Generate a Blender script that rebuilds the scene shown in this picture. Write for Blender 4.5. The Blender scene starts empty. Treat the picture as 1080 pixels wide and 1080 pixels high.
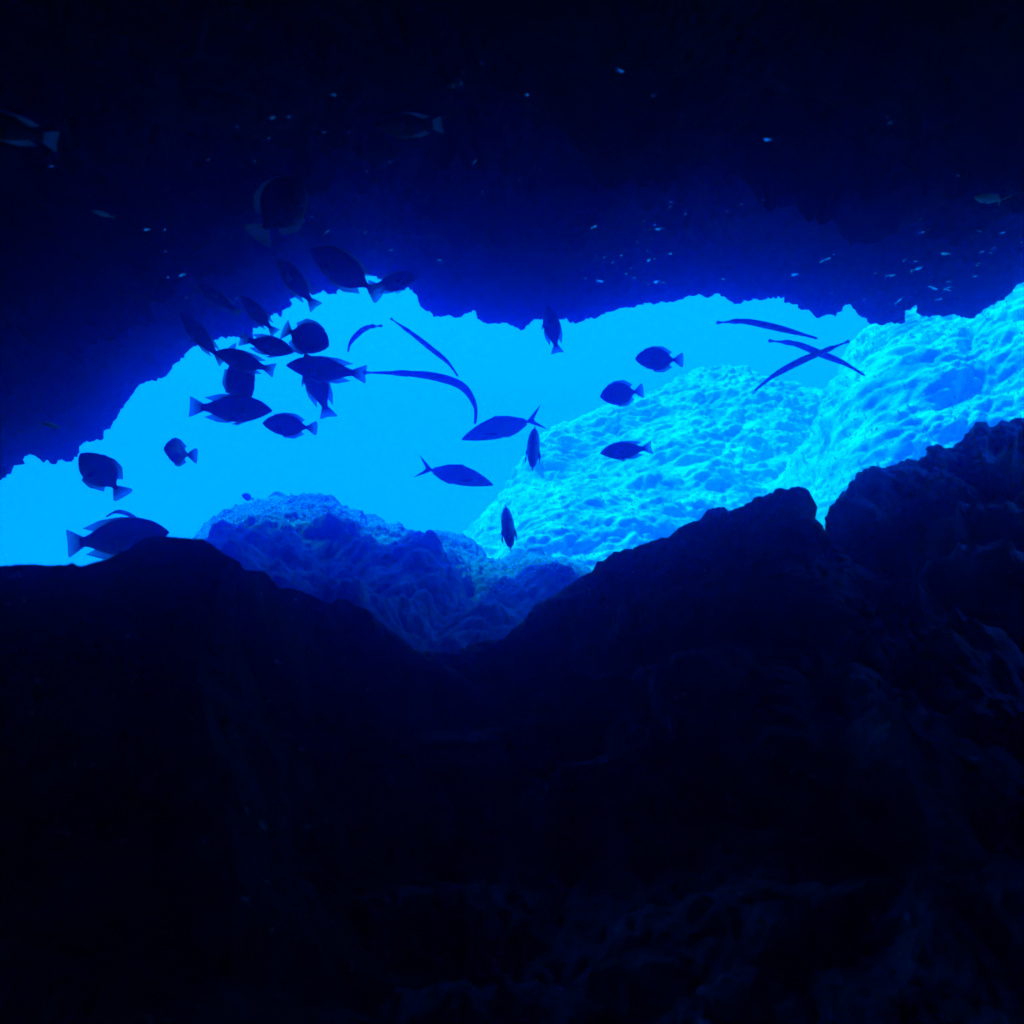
import bpy, math, random
import numpy as np
from mathutils import Vector, Matrix

random.seed(7)
RNG = np.random.default_rng(11)
SC = bpy.context.scene
COL = SC.collection

# ------------------------------------------------------------------ camera
F = 720.0                                   # photo pixels (1080 wide) per unit slope = 24 mm on 36 mm
cam_d = bpy.data.cameras.new('camera')
cam_d.sensor_width = 36.0
cam_d.lens = 24.0
cam_d.clip_start = 0.02
cam_d.clip_end = 500.0
cam_d.dof.use_dof = True
cam_d.dof.focus_distance = 6.0
cam_d.dof.aperture_fstop = 4.0
cam = bpy.data.objects.new('camera', cam_d)
cam.rotation_euler = (math.radians(90), 0, 0)
COL.objects.link(cam)
SC.camera = cam

# ------------------------------------------------------------------ light: daylight that has come down through blue water
SUN_EL, SUN_AZ = 64.0, -84.0                # sun to the left, a little ahead
world = bpy.data.worlds.new('World')
SC.world = world
world.use_nodes = True
wn, wl = world.node_tree.nodes, world.node_tree.links
wn.clear()
sky = wn.new('ShaderNodeTexSky')
sky.sky_type = 'NISHITA'
sky.sun_disc = False
sky.sun_elevation = math.radians(SUN_EL)
sky.sun_rotation = math.radians(SUN_AZ)
tint = wn.new('ShaderNodeMix'); tint.data_type = 'RGBA'; tint.blend_type = 'MULTIPLY'
tint.inputs[0].default_value = 1.0
tint.inputs[7].default_value = (0.0, 0.9, 12.0, 1)
# the sky only comes down steeply under water: weight it by the cube of the upward direction
wtc = wn.new('ShaderNodeTexCoord'); wsp = wn.new('ShaderNodeSeparateXYZ'); wl.new(wtc.outputs['Generated'], wsp.inputs[0])
wmx = wn.new('ShaderNodeMath'); wmx.operation = 'MAXIMUM'; wmx.inputs[1].default_value = 0.0; wl.new(wsp.outputs[2], wmx.inputs[0])
wpw = wn.new('ShaderNodeMath'); wpw.operation = 'POWER'; wpw.inputs[1].default_value = 3.0; wl.new(wmx.outputs[0], wpw.inputs[0])
wsc = wn.new('ShaderNodeVectorMath'); wsc.operation = 'SCALE'; wl.new(sky.outputs[0], wsc.inputs[0]); wl.new(wpw.outputs[0], wsc.inputs[3])
wl.new(wsc.outputs[0], tint.inputs[6])
add = wn.new('ShaderNodeMix'); add.data_type = 'RGBA'; add.blend_type = 'ADD'
add.inputs[0].default_value = 1.0
add.inputs[7].default_value = (0.0, 3.05, 22.0, 1)     # light scattered back from open water, every direction
wl.new(tint.outputs[2], add.inputs[6])
bg = wn.new('ShaderNodeBackground')
bg.inputs[1].default_value = 0.10
wl.new(add.outputs[2], bg.inputs[0])
wo = wn.new('ShaderNodeOutputWorld')
wl.new(bg.outputs[0], wo.inputs[0])

sd = bpy.data.lights.new('sun', 'SUN')
sd.energy = 5.0
sd.angle = math.radians(3.0)
sd.color = (0.0, 0.70, 1.7)
sun = bpy.data.objects.new('sun', sd)
az, el = math.radians(SUN_AZ), math.radians(SUN_EL)
to_sun = Vector((math.sin(az) * math.cos(el), math.cos(az) * math.cos(el), math.sin(el)))
sun.rotation_euler = to_sun.to_track_quat('Z', 'Y').to_euler()
sun.location = to_sun * 30
COL.objects.link(sun)

SC.view_settings.view_transform = 'Standard'
SC.view_settings.look = 'None'
SC.view_settings.exposure = 0.9
SC.view_settings.gamma = 1.0
SC.cycles.use_denoising = True
SC.cycles.max_bounces = 4
SC.cycles.diffuse_bounces = 2
SC.cycles.glossy_bounces = 2
SC.cycles.transmission_bounces = 3
SC.cycles.transparent_max_bounces = 12
SC.cycles.volume_bounces = 4
SC.cycles.sample_clamp_indirect = 6.0

# ------------------------------------------------------------------ helpers
def P(u, v, Y):
    """point seen at photo pixel (u, v) at distance Y ahead of the camera"""
    return np.array([(u - 540.0) / F * Y, Y, (540.0 - v) / F * Y])

def PP(u, v, Y):
    u, v, Y = np.broadcast_arrays(np.asarray(u, float), np.asarray(v, float), np.asarray(Y, float))
    return np.stack([(u - 540.0) / F * Y, Y, (540.0 - v) / F * Y], -1)

PERM = RNG.permutation(256).astype(np.int64)
PERM = np.concatenate([PERM, PERM, PERM])
G3 = RNG.normal(size=(256, 3)); G3 /= np.linalg.norm(G3, axis=1)[:, None]

def perlin(p):
    sh = p.shape[:-1]
    p = p.reshape(-1, 3)
    i = np.floor(p).astype(np.int64)
    f = p - i
    w = f * f * f * (f * (f * 6 - 15) + 10)
    i &= 255
    out = np.zeros(len(p))
    for dx in (0, 1):
        wx = w[:, 0] if dx else 1 - w[:, 0]
        hx = PERM[i[:, 0] + dx]
        for dy in (0, 1):
            wy = w[:, 1] if dy else 1 - w[:, 1]
            hy = PERM[hx + i[:, 1] + dy]
            for dz in (0, 1):
                wz = w[:, 2] if dz else 1 - w[:, 2]
                g = G3[PERM[hy + i[:, 2] + dz] & 255]
                d = (g[:, 0] * (f[:, 0] - dx) + g[:, 1] * (f[:, 1] - dy) + g[:, 2] * (f[:, 2] - dz))
                out += wx * wy * wz * d
    return (out * 1.5).reshape(sh)

def worley(p):
    """distance to the nearest of one random point per unit cell"""
    sh = p.shape[:-1]
    p = p.reshape(-1, 3)
    i = np.floor(p).astype(np.int64)
    f = p - i
    best = np.full(len(p), 9.0)
    for dx in (-1, 0, 1):
        hx = PERM[(i[:, 0] + dx) & 255]
        for dy in (-1, 0, 1):
            hy = PERM[hx + ((i[:, 1] + dy) & 255)]
            for dz in (-1, 0, 1):
                h = PERM[hy + ((i[:, 2] + dz) & 255)] & 255
                c = G3[h] * 0.5 + 0.5
                d = ((dx + c[:, 0] - f[:, 0]) ** 2 + (dy + c[:, 1] - f[:, 1]) ** 2 + (dz + c[:, 2] - f[:, 2]) ** 2)
                best = np.minimum(best, d)
    return np.sqrt(best).reshape(sh)

def roughness(p, octs):
    """octs: (kind, frequency, amplitude)"""
    d = np.zeros(p.shape[:-1])
    for k, (kind, fr, am) in enumerate(octs):
        q = p * fr + 17.3 * (k + 1)
        if kind == 'p':
            d += am * perlin(q)
        elif kind == 'b':
            d += am * (np.abs(perlin(q)) * 2 - 0.5)
        elif kind == 'r':
            d += am * (0.5 - np.abs(perlin(q)) * 2)
        elif kind == 'w':
            d += am * (0.55 - worley(q))
    return d

def spline_rows(rows, ts, K):
    """Catmull-Rom through K rows of points at parameters ts in 0..K-1"""
    out = []
    for t in ts:
        i = min(int(t), K - 2)
        f = t - i
        p0, p1, p2, p3 = rows[max(i - 1, 0)], rows[i], rows[i + 1], rows[min(i + 2, K - 1)]
        out.append(0.5 * ((2 * p1) + (-p0 + p2) * f + (2 * p0 - 5 * p1 + 4 * p2 - p3) * f * f + (-p0 + 3 * p1 - 3 * p2 + p3) * f ** 3))
    return np.array(out)

def grid_normals(g):
    a = np.gradient(g, axis=0)
    b = np.gradient(g, axis=1)
    n = np.cross(a, b)
    l = np.linalg.norm(n, axis=-1, keepdims=True)
    return n / np.maximum(l, 1e-9)

def mesh_np(name, verts, quads, mat=None, smooth=True):
    me = bpy.data.meshes.new(name)
    verts = np.ascontiguousarray(verts, np.float32).reshape(-1, 3)
    quads = np.ascontiguousarray(quads, np.int32)
    n, k = quads.shape
    me.vertices.add(len(verts)); me.vertices.foreach_set('co', verts.ravel())
    me.loops.add(n * k); me.loops.foreach_set('vertex_index', quads.ravel())
    me.polygons.add(n)
    me.polygons.foreach_set('loop_start', np.arange(0, n * k, k, dtype=np.int32))
    me.update(calc_edges=True)
    me.polygons.foreach_set('use_smooth', np.full(n, smooth))
    if mat: me.materials.append(mat)
    me.validate()
    return me

def grid_quads(nt, ns, off=0):
    i, j = np.meshgrid(np.arange(nt - 1), np.arange(ns - 1), indexing='ij')
    a = (i * ns + j).ravel() + off
    return np.stack([a, a + 1, a + ns + 1, a + ns], 1)

def link(name, me, parent=None):
    o = bpy.data.objects.new(name, me)
    COL.objects.link(o)
    if parent: o.parent = parent
    return o

def tag(o, label=None, cat=None, group=None, kind=None):
    if label: o['label'] = label
    if cat: o['category'] = cat
    if group: o['group'] = group
    if kind: o['kind'] = kind
    return o

def curve(pts, u):
    a = np.array(pts, float)
    return np.interp(u, a[:, 0], a[:, 1])

# ------------------------------------------------------------------ materials
def mat_new(name):
    m = bpy.data.materials.new(name)
    m.use_nodes = True
    m.node_tree.nodes.clear()
    return m, m.node_tree.nodes, m.node_tree.links

def rock_mat(name, c0, c1, scale, bump, rough=0.85, spec=0.25, speck=None):
    m, n, l = mat_new(name)
    tc = n.new('ShaderNodeNewGeometry')
    nz = n.new('ShaderNodeTexNoise'); nz.inputs['Scale'].default_value = scale; nz.inputs['Detail'].default_value = 8
    nz.inputs['Roughness'].default_value = 0.65
    l.new(tc.outputs['Position'], nz.inputs['Vector'])
    cr = n.new('ShaderNodeValToRGB')
    cr.color_ramp.elements[0].position = 0.35; cr.color_ramp.elements[0].color = (*c0, 1)
    cr.color_ramp.elements[1].position = 0.68; cr.color_ramp.elements[1].color = (*c1, 1)
    l.new(nz.outputs['Fac'], cr.inputs[0])
    base = cr.outputs[0]
    if speck:
        vz = n.new('ShaderNodeTexNoise'); vz.inputs['Scale'].default_value = speck[0]; vz.inputs['Detail'].default_value = 3
        l.new(tc.outputs['Position'], vz.inputs['Vector'])
        r2 = n.new('ShaderNodeValToRGB')
        r2.color_ramp.elements[0].position = speck[1]; r2.color_ramp.elements[0].color = (0, 0, 0, 1)
        r2.color_ramp.elements[1].position = speck[1] + 0.04; r2.color_ramp.elements[1].color = (1, 1, 1, 1)
        l.new(vz.outputs['Fac'], r2.inputs[0])
        mx = n.new('ShaderNodeMix'); mx.data_type = 'RGBA'
        mx.inputs[7].default_value = (*speck[2], 1)
        l.new(r2.outputs[0], mx.inputs[0]); l.new(base, mx.inputs[6])
        base = mx.outputs[2]
    b = n.new('ShaderNodeBsdfPrincipled')
    b.inputs['Roughness'].default_value = rough
    b.inputs['Specular IOR Level'].default_value = spec
    l.new(base, b.inputs['Base Color'])
    n2 = n.new('ShaderNodeTexNoise'); n2.inputs['Scale'].default_value = scale * 5; n2.inputs['Detail'].default_value = 6
    n2.inputs['Roughness'].default_value = 0.7
    l.new(tc.outputs['Position'], n2.inputs['Vector'])
    bp = n.new('ShaderNodeBump'); bp.inputs['Strength'].default_value = bump; bp.inputs['Distance'].default_value = 0.05
    l.new(n2.outputs['Fac'], bp.inputs['Height'])
    l.new(bp.outputs[0], b.inputs['Normal'])
    o = n.new('ShaderNodeOutputMaterial')
    l.new(b.outputs[0], o.inputs[0])
    return m

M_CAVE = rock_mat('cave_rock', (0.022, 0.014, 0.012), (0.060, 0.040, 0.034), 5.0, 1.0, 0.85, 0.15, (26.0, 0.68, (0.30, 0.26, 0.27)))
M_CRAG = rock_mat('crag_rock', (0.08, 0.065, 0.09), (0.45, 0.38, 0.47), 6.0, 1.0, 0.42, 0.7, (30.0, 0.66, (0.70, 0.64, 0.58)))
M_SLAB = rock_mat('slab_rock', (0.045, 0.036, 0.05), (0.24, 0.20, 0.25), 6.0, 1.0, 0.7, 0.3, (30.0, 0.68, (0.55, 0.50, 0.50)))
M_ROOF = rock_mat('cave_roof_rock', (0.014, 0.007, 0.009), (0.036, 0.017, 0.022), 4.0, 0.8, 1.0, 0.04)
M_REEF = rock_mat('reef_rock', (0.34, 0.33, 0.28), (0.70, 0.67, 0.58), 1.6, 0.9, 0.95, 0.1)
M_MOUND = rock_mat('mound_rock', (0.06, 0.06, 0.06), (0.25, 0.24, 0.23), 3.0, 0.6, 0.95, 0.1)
M_SAND = rock_mat('sand', (0.28, 0.26, 0.20), (0.40, 0.37, 0.30), 1.2, 0.4, 0.95, 0.1)

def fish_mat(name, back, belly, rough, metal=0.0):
    m, n, l = mat_new(name)
    tc = n.new('ShaderNodeTexCoord')
    sp = n.new('ShaderNodeSeparateXYZ'); l.new(tc.outputs['Object'], sp.inputs[0])
    mr = n.new('ShaderNodeMapRange'); mr.inputs[1].default_value = -0.10; mr.inputs[2].default_value = 0.08
    l.new(sp.outputs[2], mr.inputs[0])
    mx = n.new('ShaderNodeMix'); mx.data_type = 'RGBA'
    mx.inputs[6].default_value = (*belly, 1); mx.inputs[7].default_value = (*back, 1)
    l.new(mr.outputs[0], mx.inputs[0])
    vo = n.new('ShaderNodeTexVoronoi'); vo.inputs['Scale'].default_value = 38
    l.new(tc.outputs['Object'], vo.inputs['Vector'])
    bp = n.new('ShaderNodeBump'); bp.inputs['Strength'].default_value = 0.25; bp.inputs['Distance'].default_value = 0.01
    l.new(vo.outputs['Distance'], bp.inputs['Height'])
    b = n.new('ShaderNodeBsdfPrincipled')
    b.inputs['Roughness'].default_value = rough; b.inputs['Metallic'].default_value = metal
    b.inputs['Specular IOR Level'].default_value = 0.3
    l.new(mx.outputs[2], b.inputs['Base Color']); l.new(bp.outputs[0], b.inputs['Normal'])
    o = n.new('ShaderNodeOutputMaterial'); l.new(b.outputs[0], o.inputs[0])
    return m

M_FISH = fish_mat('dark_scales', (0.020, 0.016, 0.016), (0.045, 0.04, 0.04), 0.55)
M_JACK = fish_mat('silver_scales', (0.50, 0.50, 0.50), (0.62, 0.62, 0.62), 0.45)
M_TRUMP = fish_mat('trumpetfish_skin', (0.48, 0.46, 0.42), (0.56, 0.55, 0.50), 0.5)
M_FRY = fish_mat('silver_fry', (0.85, 0.85, 0.85), (0.95, 0.95, 0.95), 0.22, 1.0)

def fin_mat(name, x0, x1):
    """translucent membrane, clearer towards its trailing edge, with darker rays"""
    m, n, l = mat_new(name)
    tr = n.new('ShaderNodeBsdfTranslucent'); tr.inputs[0].default_value = (0.40, 0.36, 0.54, 1)
    df = n.new('ShaderNodeBsdfDiffuse'); df.inputs[0].default_value = (0.04, 0.035, 0.05, 1)
    tp = n.new('ShaderNodeBsdfTransparent'); tp.inputs[0].default_value = (0.85, 0.85, 0.85, 1)
    a1 = n.new('ShaderNodeMixShader'); a1.inputs[0].default_value = 0.72
    l.new(df.outputs[0], a1.inputs[1]); l.new(tr.outputs[0], a1.inputs[2])
    tc = n.new('ShaderNodeTexCoord'); sp = n.new('ShaderNodeSeparateXYZ'); l.new(tc.outputs['Object'], sp.inputs[0])
    mr = n.new('ShaderNodeMapRange'); mr.inputs[1].default_value = x0; mr.inputs[2].default_value = x1
    mr.inputs[3].default_value = 0.0; mr.inputs[4].default_value = 0.62
    l.new(sp.outputs[0], mr.inputs[0])
    wv = n.new('ShaderNodeTexWave'); wv.inputs['Scale'].default_value = 22; wv.inputs['Distortion'].default_value = 2.0; wv.bands_direction = 'Z'
    l.new(tc.outputs['Object'], wv.inputs[0])
    m2 = n.new('ShaderNodeMapRange'); m2.inputs[3].default_value = 0.55; m2.inputs[4].default_value = 1.0
    l.new(wv.outputs['Fac'], m2.inputs[0])
    mu = n.new('ShaderNodeMath'); mu.operation = 'MULTIPLY'
    l.new(mr.outputs[0], mu.inputs[0]); l.new(m2.outputs[0], mu.inputs[1])
    a2 = n.new('ShaderNodeMixShader')
    l.new(mu.outputs[0], a2.inputs[0]); l.new(a1.outputs[0], a2.inputs[1]); l.new(tp.outputs[0], a2.inputs[2])
    o = n.new('ShaderNodeOutputMaterial'); l.new(a2.outputs[0], o.inputs[0])
    return m
M_FIN = fin_mat('fin_membrane', 0.25, 0.75)
M_TAIL = fin_mat('tail_membrane', 0.82, 0.96)
m, n, l = mat_new('eye_gloss')
b = n.new('ShaderNodeBsdfPrincipled'); b.inputs['Base Color'].default_value = (0.02, 0.02, 0.02, 1); b.inputs['Roughness'].default_value = 0.1
o = n.new('ShaderNodeOutputMaterial'); l.new(b.outputs[0], o.inputs[0])
M_EYE = m
m, n, l = mat_new('turf')
oi = n.new('ShaderNodeNewGeometry')
rr = n.new('ShaderNodeMapRange'); rr.inputs[3].default_value = 0.25; rr.inputs[4].default_value = 0.60
l.new(oi.outputs['Random Per Island'], rr.inputs[0])
cb = n.new('ShaderNodeCombineColor')
for k in range(3): l.new(rr.outputs[0], cb.inputs[k])
d1 = n.new('ShaderNodeBsdfDiffuse'); d2 = n.new('ShaderNodeBsdfTranslucent')
l.new(cb.outputs[0], d1.inputs[0]); l.new(cb.outputs[0], d2.inputs[0])
mm = n.new('ShaderNodeMixShader'); mm.inputs[0].default_value = 0.45
l.new(d1.outputs[0], mm.inputs[1]); l.new(d2.outputs[0], mm.inputs[2])
o = n.new('ShaderNodeOutputMaterial'); l.new(mm.outputs[0], o.inputs[0])
M_TURF = m

# ------------------------------------------------------------------ setting: seabed
def seabed():
    xs = np.linspace(-38, 38, 240); ys = np.linspace(-8, 41, 220)
    X, Y = np.meshgrid(xs, ys)
    g = np.stack([X, Y, np.full_like(X, -5.2)], -1)
    g[..., 2] += roughness(g * np.array([1, 1, 0]), [('p', 0.12, 0.5), ('p', 0.5, 0.12), ('r', 1.4, 0.05)])
    o = link('seabed', mesh_np('seabed', g, grid_quads(*g.shape[:2]), M_SAND))
    tag(o, kind='structure')
seabed()

# ------------------------------------------------------------------ setting: roof of the cave, its lip, its sides and back
LIP = [(-900, 1700), (-420, 1500), (-260, 900), (-120, 600), (-40, 535), (0, 508), (3, 498), (15, 490), (22, 490), (30, 481), (55, 481), (65, 478),
       (80, 472), (88, 465), (105, 457), (118, 445), (125, 436), (127, 425), (126, 411), (135, 408), (150, 402), (170, 395), (180, 388),
       (186, 376), (195, 365), (210, 362), (225, 358), (235, 354), (255, 352), (270, 342), (285, 326), (300, 322), (304, 312), (318, 309),
       (345, 305), (372, 292), (386, 283), (398, 286), (410, 292), (440, 303), (445, 315), (452, 325), (465, 330), (475, 328), (480, 334),
       (490, 328), (498, 325), (510, 338), (525, 341), (550, 344), (565, 338), (580, 338), (600, 337), (610, 336), (622, 336), (640, 328),
       (660, 324), (680, 320), (700, 315), (722, 313), (735, 308), (762, 308), (770, 313), (790, 314), (800, 310), (822, 309), (835, 316),
       (850, 325), (865, 333), (882, 335), (893, 324), (900, 327), (905, 333), (918, 340), (935, 341), (950, 340), (956, 326), (968, 321),
       (975, 330), (985, 334), (1000, 332), (1015, 334), (1035, 328), (1055, 318), (1070, 311), (1073, 300), (1080, 293), (1110, 280),
       (1200, 300), (1330, 420), (1480, 900), (1640, 1500), (2000, 1700)]
LIPY = [(-900, 3.4), (-420, 3.8), (-100, 5.2), (150, 6.0), (400, 6.6), (700, 6.8), (1080, 6.6), (1400, 5.0), (2000, 3.4)]

def cave_roof():
    u = np.concatenate([np.linspace(-900, -40, 90), np.linspace(-38, 1118, 900), np.linspace(1122, 2000, 90)])
    v = curve(LIP, u); Y = curve(LIPY, u)
    # how far the column is out to the side: 0 in view, 1 at the wall
    side = np.clip(np.maximum((-u - 60) / 400, (u - 1140) / 400), 0, 1)
    k = np.ones_like(u)
    lip = PP(u, v, Y)
    smooth = np.convolve(np.pad(v, 20, mode='edge'), np.ones(41) / 41, 'valid')
    vs = smooth
    def under(dv, y):
        vv = vs + dv * (1 - side) ; vv = vv
        return PP(u, vv, y)
    r1 = under(-34, Y * 0.88)
    r2 = under(-95, Y * 0.62)
    r3 = PP(u, np.where(side > 0, vs + (60 - vs) * (1 - side), vs + (135 - vs) * 0.9), Y * 0.31)
    r4 = PP(u, vs + (-60 - vs) * (1 - side), Y * 0.175)
    xs = lip[:, 0]
    top_z = 1.25 * (1 - side) - 1.0 * side
    r5 = np.stack([xs * 0.42, 0.2 * k, top_z], -1)
    r6 = np.stack([xs * 0.42, -2.6 * k, top_z * 0.7], -1)
    r7 = np.stack([xs * 0.36, -3.8 * k, -1.5 * k], -1)
    r8 = np.stack([xs * 0.36, -3.9 * k, -6.0 * k], -1)
    o1 = lip + np.stack([0 * k, 0.28 + 0 * k, 0.40 + 0 * k], -1)
    o2 = lip * np.array([1.02, 1, 1]) + np.stack([0 * k, 0.6 * k, 1.4 * k], -1)
    o3 = np.stack([lip[:, 0] * 1.05, Y + 0.75, np.maximum(lip[:, 2] + 2.2, 4.2)], -1)
    o4 = np.stack([lip[:, 0] * 0.9, Y * 0.5, 5.6 * k], -1)
    o5 = np.stack([lip[:, 0] * 0.9, -4.5 * k, 5.0 * k], -1)
    o6 = np.stack([lip[:, 0] * 0.9, -4.8 * k, -6.0 * k], -1)
    rows = np.array([r8, r7, r6, r5, r4, r3, r2, r1, lip, o1, o2, o3, o4, o5, o6])
    K = len(rows)
    ts = np.concatenate([np.linspace(0, 3, 40)[:-1], np.linspace(3, 5, 110)[:-1], np.linspace(5, 7, 200)[:-1], np.linspace(7, 9, 130)[:-1],
                         np.linspace(9, 11, 50)[:-1], np.linspace(11, 14, 30)])
    g = spline_rows(rows, ts, K)
    nn = grid_normals(g)
    # towards the water inside the cave
    c = nn[np.searchsorted(ts, 6.0), 500]
    if c[2] > 0: nn = -nn
    d_lo = roughness(g, [('p', 0.7, 0.22), ('r', 1.3, 0.14), ('b', 2.4, 0.07)])
    d_hi = roughness(g, [('b', 5.0, 0.060), ('w', 9.0, 0.060), ('b', 16.0, 0.030), ('p', 34.0, 0.014)])
    wl_ = np.clip(np.abs(ts - 8.0) / 2.0, 0.12, 1)[:, None]
    back = np.clip((9.5 - ts) , 0.3, 1)[:, None]
    d_hi = d_hi * np.clip(0.8 + 1.5 * perlin(g * 1.1 + 5.0), 0.7, 1.4)
    g = g + nn * (d_lo * wl_ + d_hi * 0.9)[..., None] * back[..., None]
    q = grid_quads(*g.shape[:2])
    fc = g.reshape(-1, 3)[q].mean(1)
    inner = np.repeat((ts[:-1] < 6.3)[:, None], g.shape[1] - 1, 1).ravel()
    # unseen opening, added to the roof to let daylight onto the right-hand rocks
    hole = (inner & (((fc[:, 0] - 2.75) / 0.75) ** 2 + ((fc[:, 1] - 2.2) / 1.1) ** 2 < 1) & (fc[:, 2] > 0.2)) | (~inner & (fc[:, 1] < 4.6) & (fc[:, 1] > -1.5) & (fc[:, 2] > 3.0) & (fc[:, 0] > 1.4) & (fc[:, 0] < 6.5))
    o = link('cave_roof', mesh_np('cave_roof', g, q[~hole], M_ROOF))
    tag(o, kind='structure')
    from mathutils.bvhtree import BVHTree
    gs = g[::3, ::3]
    return BVHTree.FromPolygons([tuple(p) for p in gs.reshape(-1, 3)], [tuple(int(z) for z in q) for q in grid_quads(*gs.shape[:2])])
ROOF_TREE = cave_roof()
def roof_y(u, v):
    hit = ROOF_TREE.ray_cast(Vector((0, 0, 0)), Vector(P(u, v, 1.0)).normalized())[0]
    return hit.y if hit else 6.0

# ------------------------------------------------------------------ rocks: a crest line carried down to the front and the back
def ridge(name, crest, depth, u0, u1, ns, front, back, mat, lo, hi, nt=(60, 60, 420), crest_lo=0.15, ends=0.0, grit=None, near=False, ledges=False):
    u = np.linspace(u0, u1, ns)
    v = curve(crest, u); Y = curve(depth, u)
    vs = np.convolve(np.pad(v, 30, mode='edge'), np.ones(61) / 61, 'valid')
    rows = []
    for (dy, dz) in back[::-1]:
        p = PP(u, vs, Y); p[:, 1] += dy; p[:, 2] += dz
        rows.append(p)
    cp = PP(u, v, Y)
    nb = len(back)
    rows.append(cp)
    for (fv, vb, fy, yb) in front:       # blend to image row vb by fv, to depth yb by fy
        rows.append(PP(u, vs + (vb - vs) * fv, Y + (yb - Y) * fy))
    rows = np.array(rows)
    if ends:                             # both ends sink so that the rock closes
        e = np.clip(np.minimum(u - u0, u1 - u) / (abs(u1 - u0) * ends), 0, 1)
        rows[..., 2] -= ((1 - np.sqrt(1 - (1 - e) ** 2)) * 2.5)[None, :]
    K = len(rows)
    ts = np.concatenate([np.linspace(0, nb - 0.5, nt[0])[:-1], np.linspace(nb - 0.5, nb + 0.3, nt[1])[:-1], np.linspace(nb + 0.3, K - 1, nt[2])])
    g = spline_rows(rows, ts, K)
    nn = grid_normals(g)
    c = nn[np.searchsorted(ts, nb + 1), ns // 2]
    if c[1] > 0: nn = -nn
    w = np.clip(np.clip(np.abs(ts - nb) / 0.9, 0, 1) ** 1.6, crest_lo, 1)[:, None]
    p = g
    if ledges:                           # growth drawn out along the slope
        a = np.array([0.93, 0.0, 0.37])
        p = g - 0.55 * (g @ a)[..., None] * a
    d = roughness(p, lo) * w + roughness(p, hi)
    if grit:
        d = d + roughness(g, grit) * (np.clip((ts - nb) / 0.7, 0, 1) ** 1.5)[:, None]
    if near:                             # finer relief on the flank under the camera
        d = d * np.clip(g[..., 1] / 2.2, 0.25, 1)
    g = g + nn * d[..., None]
    return g, link(name, mesh_np(name, g, grid_quads(*g.shape[:2]), mat))

ROCK_LO = [('p', 0.9, 0.22), ('r', 1.7, 0.16), ('b', 3.2, 0.10)]
ROCK_HI = [('b', 9.0, 0.012), ('w', 16.0, 0.012), ('b', 30.0, 0.006), ('p', 60.0, 0.003)]
GRIT = [('w', 6.0, 0.055), ('b', 10.0, 0.030), ('w', 17.0, 0.030), ('b', 32.0, 0.012)]
CRAG_HI = [('b', 8.0, 0.016), ('w', 14.0, 0.018), ('b', 28.0, 0.009), ('p', 60.0, 0.004)]
FRONT = [(0.10, 1150, 0.10, 0.85), (0.33, 1150, 0.38, 0.85), (0.62, 1150, 0.70, 0.85), (1.0, 1200, 1.0, 0.8), (1.0, 2400, 1.0, 0.5)]
BACK = [(0.3, -0.45), (0.7, -1.4), (1.1, -4.5)]

CREST_L = [(-700, 700), (-300, 640), (-100, 612), (0, 606), (45, 603), (75, 601), (82, 598), (90, 601), (110, 597), (130, 588), (145, 582), (160, 575), (172, 573),
           (218, 573), (228, 579), (240, 586), (252, 595), (262, 607), (280, 606), (290, 615), (297, 622), (315, 624), (335, 633), (350, 639),
           (357, 634), (368, 635), (390, 650), (410, 666), (425, 680), (435, 690), (470, 705), (540, 760), (600, 830)]
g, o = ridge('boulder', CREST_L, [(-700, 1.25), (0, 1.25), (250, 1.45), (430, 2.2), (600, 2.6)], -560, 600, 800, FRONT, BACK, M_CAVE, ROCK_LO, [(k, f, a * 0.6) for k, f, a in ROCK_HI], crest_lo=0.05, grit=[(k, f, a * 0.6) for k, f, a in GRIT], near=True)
tag(o, 'nearly black boulder with a rounded crest filling the lower left of the cave mouth', 'rock')

CREST_M = [(330, 830), (400, 740), (440, 692), (490, 686), (500, 681), (530, 678), (545, 665), (575, 641), (610, 613), (626, 603), (630, 593), (650, 586), (668, 583),
           (690, 573), (710, 567), (725, 554), (745, 546), (785, 536), (797, 527), (804, 527), (820, 520), (840, 515), (847, 518), (848, 535),
           (848, 552), (850, 566), (870, 572), (920, 610), (1000, 660)]
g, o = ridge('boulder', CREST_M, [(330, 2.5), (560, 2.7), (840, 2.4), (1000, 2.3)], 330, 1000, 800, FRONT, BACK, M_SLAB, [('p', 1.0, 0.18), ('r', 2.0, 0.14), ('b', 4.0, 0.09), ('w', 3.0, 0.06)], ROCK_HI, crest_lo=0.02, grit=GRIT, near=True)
tag(o, 'dark sloping rock slab ending in a blunt upturned snout below the bright reef', 'rock')

CREST_R = [(740, 740), (800, 630), (840, 578), (856, 570), (872, 565), (875, 548), (876, 533), (887, 521), (897, 510), (905, 503), (920, 497), (940, 493), (960, 487), (977, 482),
           (980, 474), (990, 470), (1000, 474), (1010, 473), (1021, 464), (1024, 453), (1035, 449), (1045, 451), (1060, 445), (1080, 443),
           (1200, 420), (1500, 400), (1700, 420)]
g, o = ridge('boulder', CREST_R, [(740, 2.9), (860, 2.9), (1080, 2.6), (1700, 2.0)], 740, 1700, 900, FRONT, BACK, M_CRAG,
             [('p', 1.1, 0.24), ('r', 2.2, 0.20), ('b', 4.0, 0.15), ('w', 3.0, 0.14)], CRAG_HI, crest_lo=0.02, grit=[(k, f, a * 1.3) for k, f, a in GRIT], near=True)
tag(o, 'rugged dark boulder rising on the right in front of the sunlit reef', 'rock')

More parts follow.
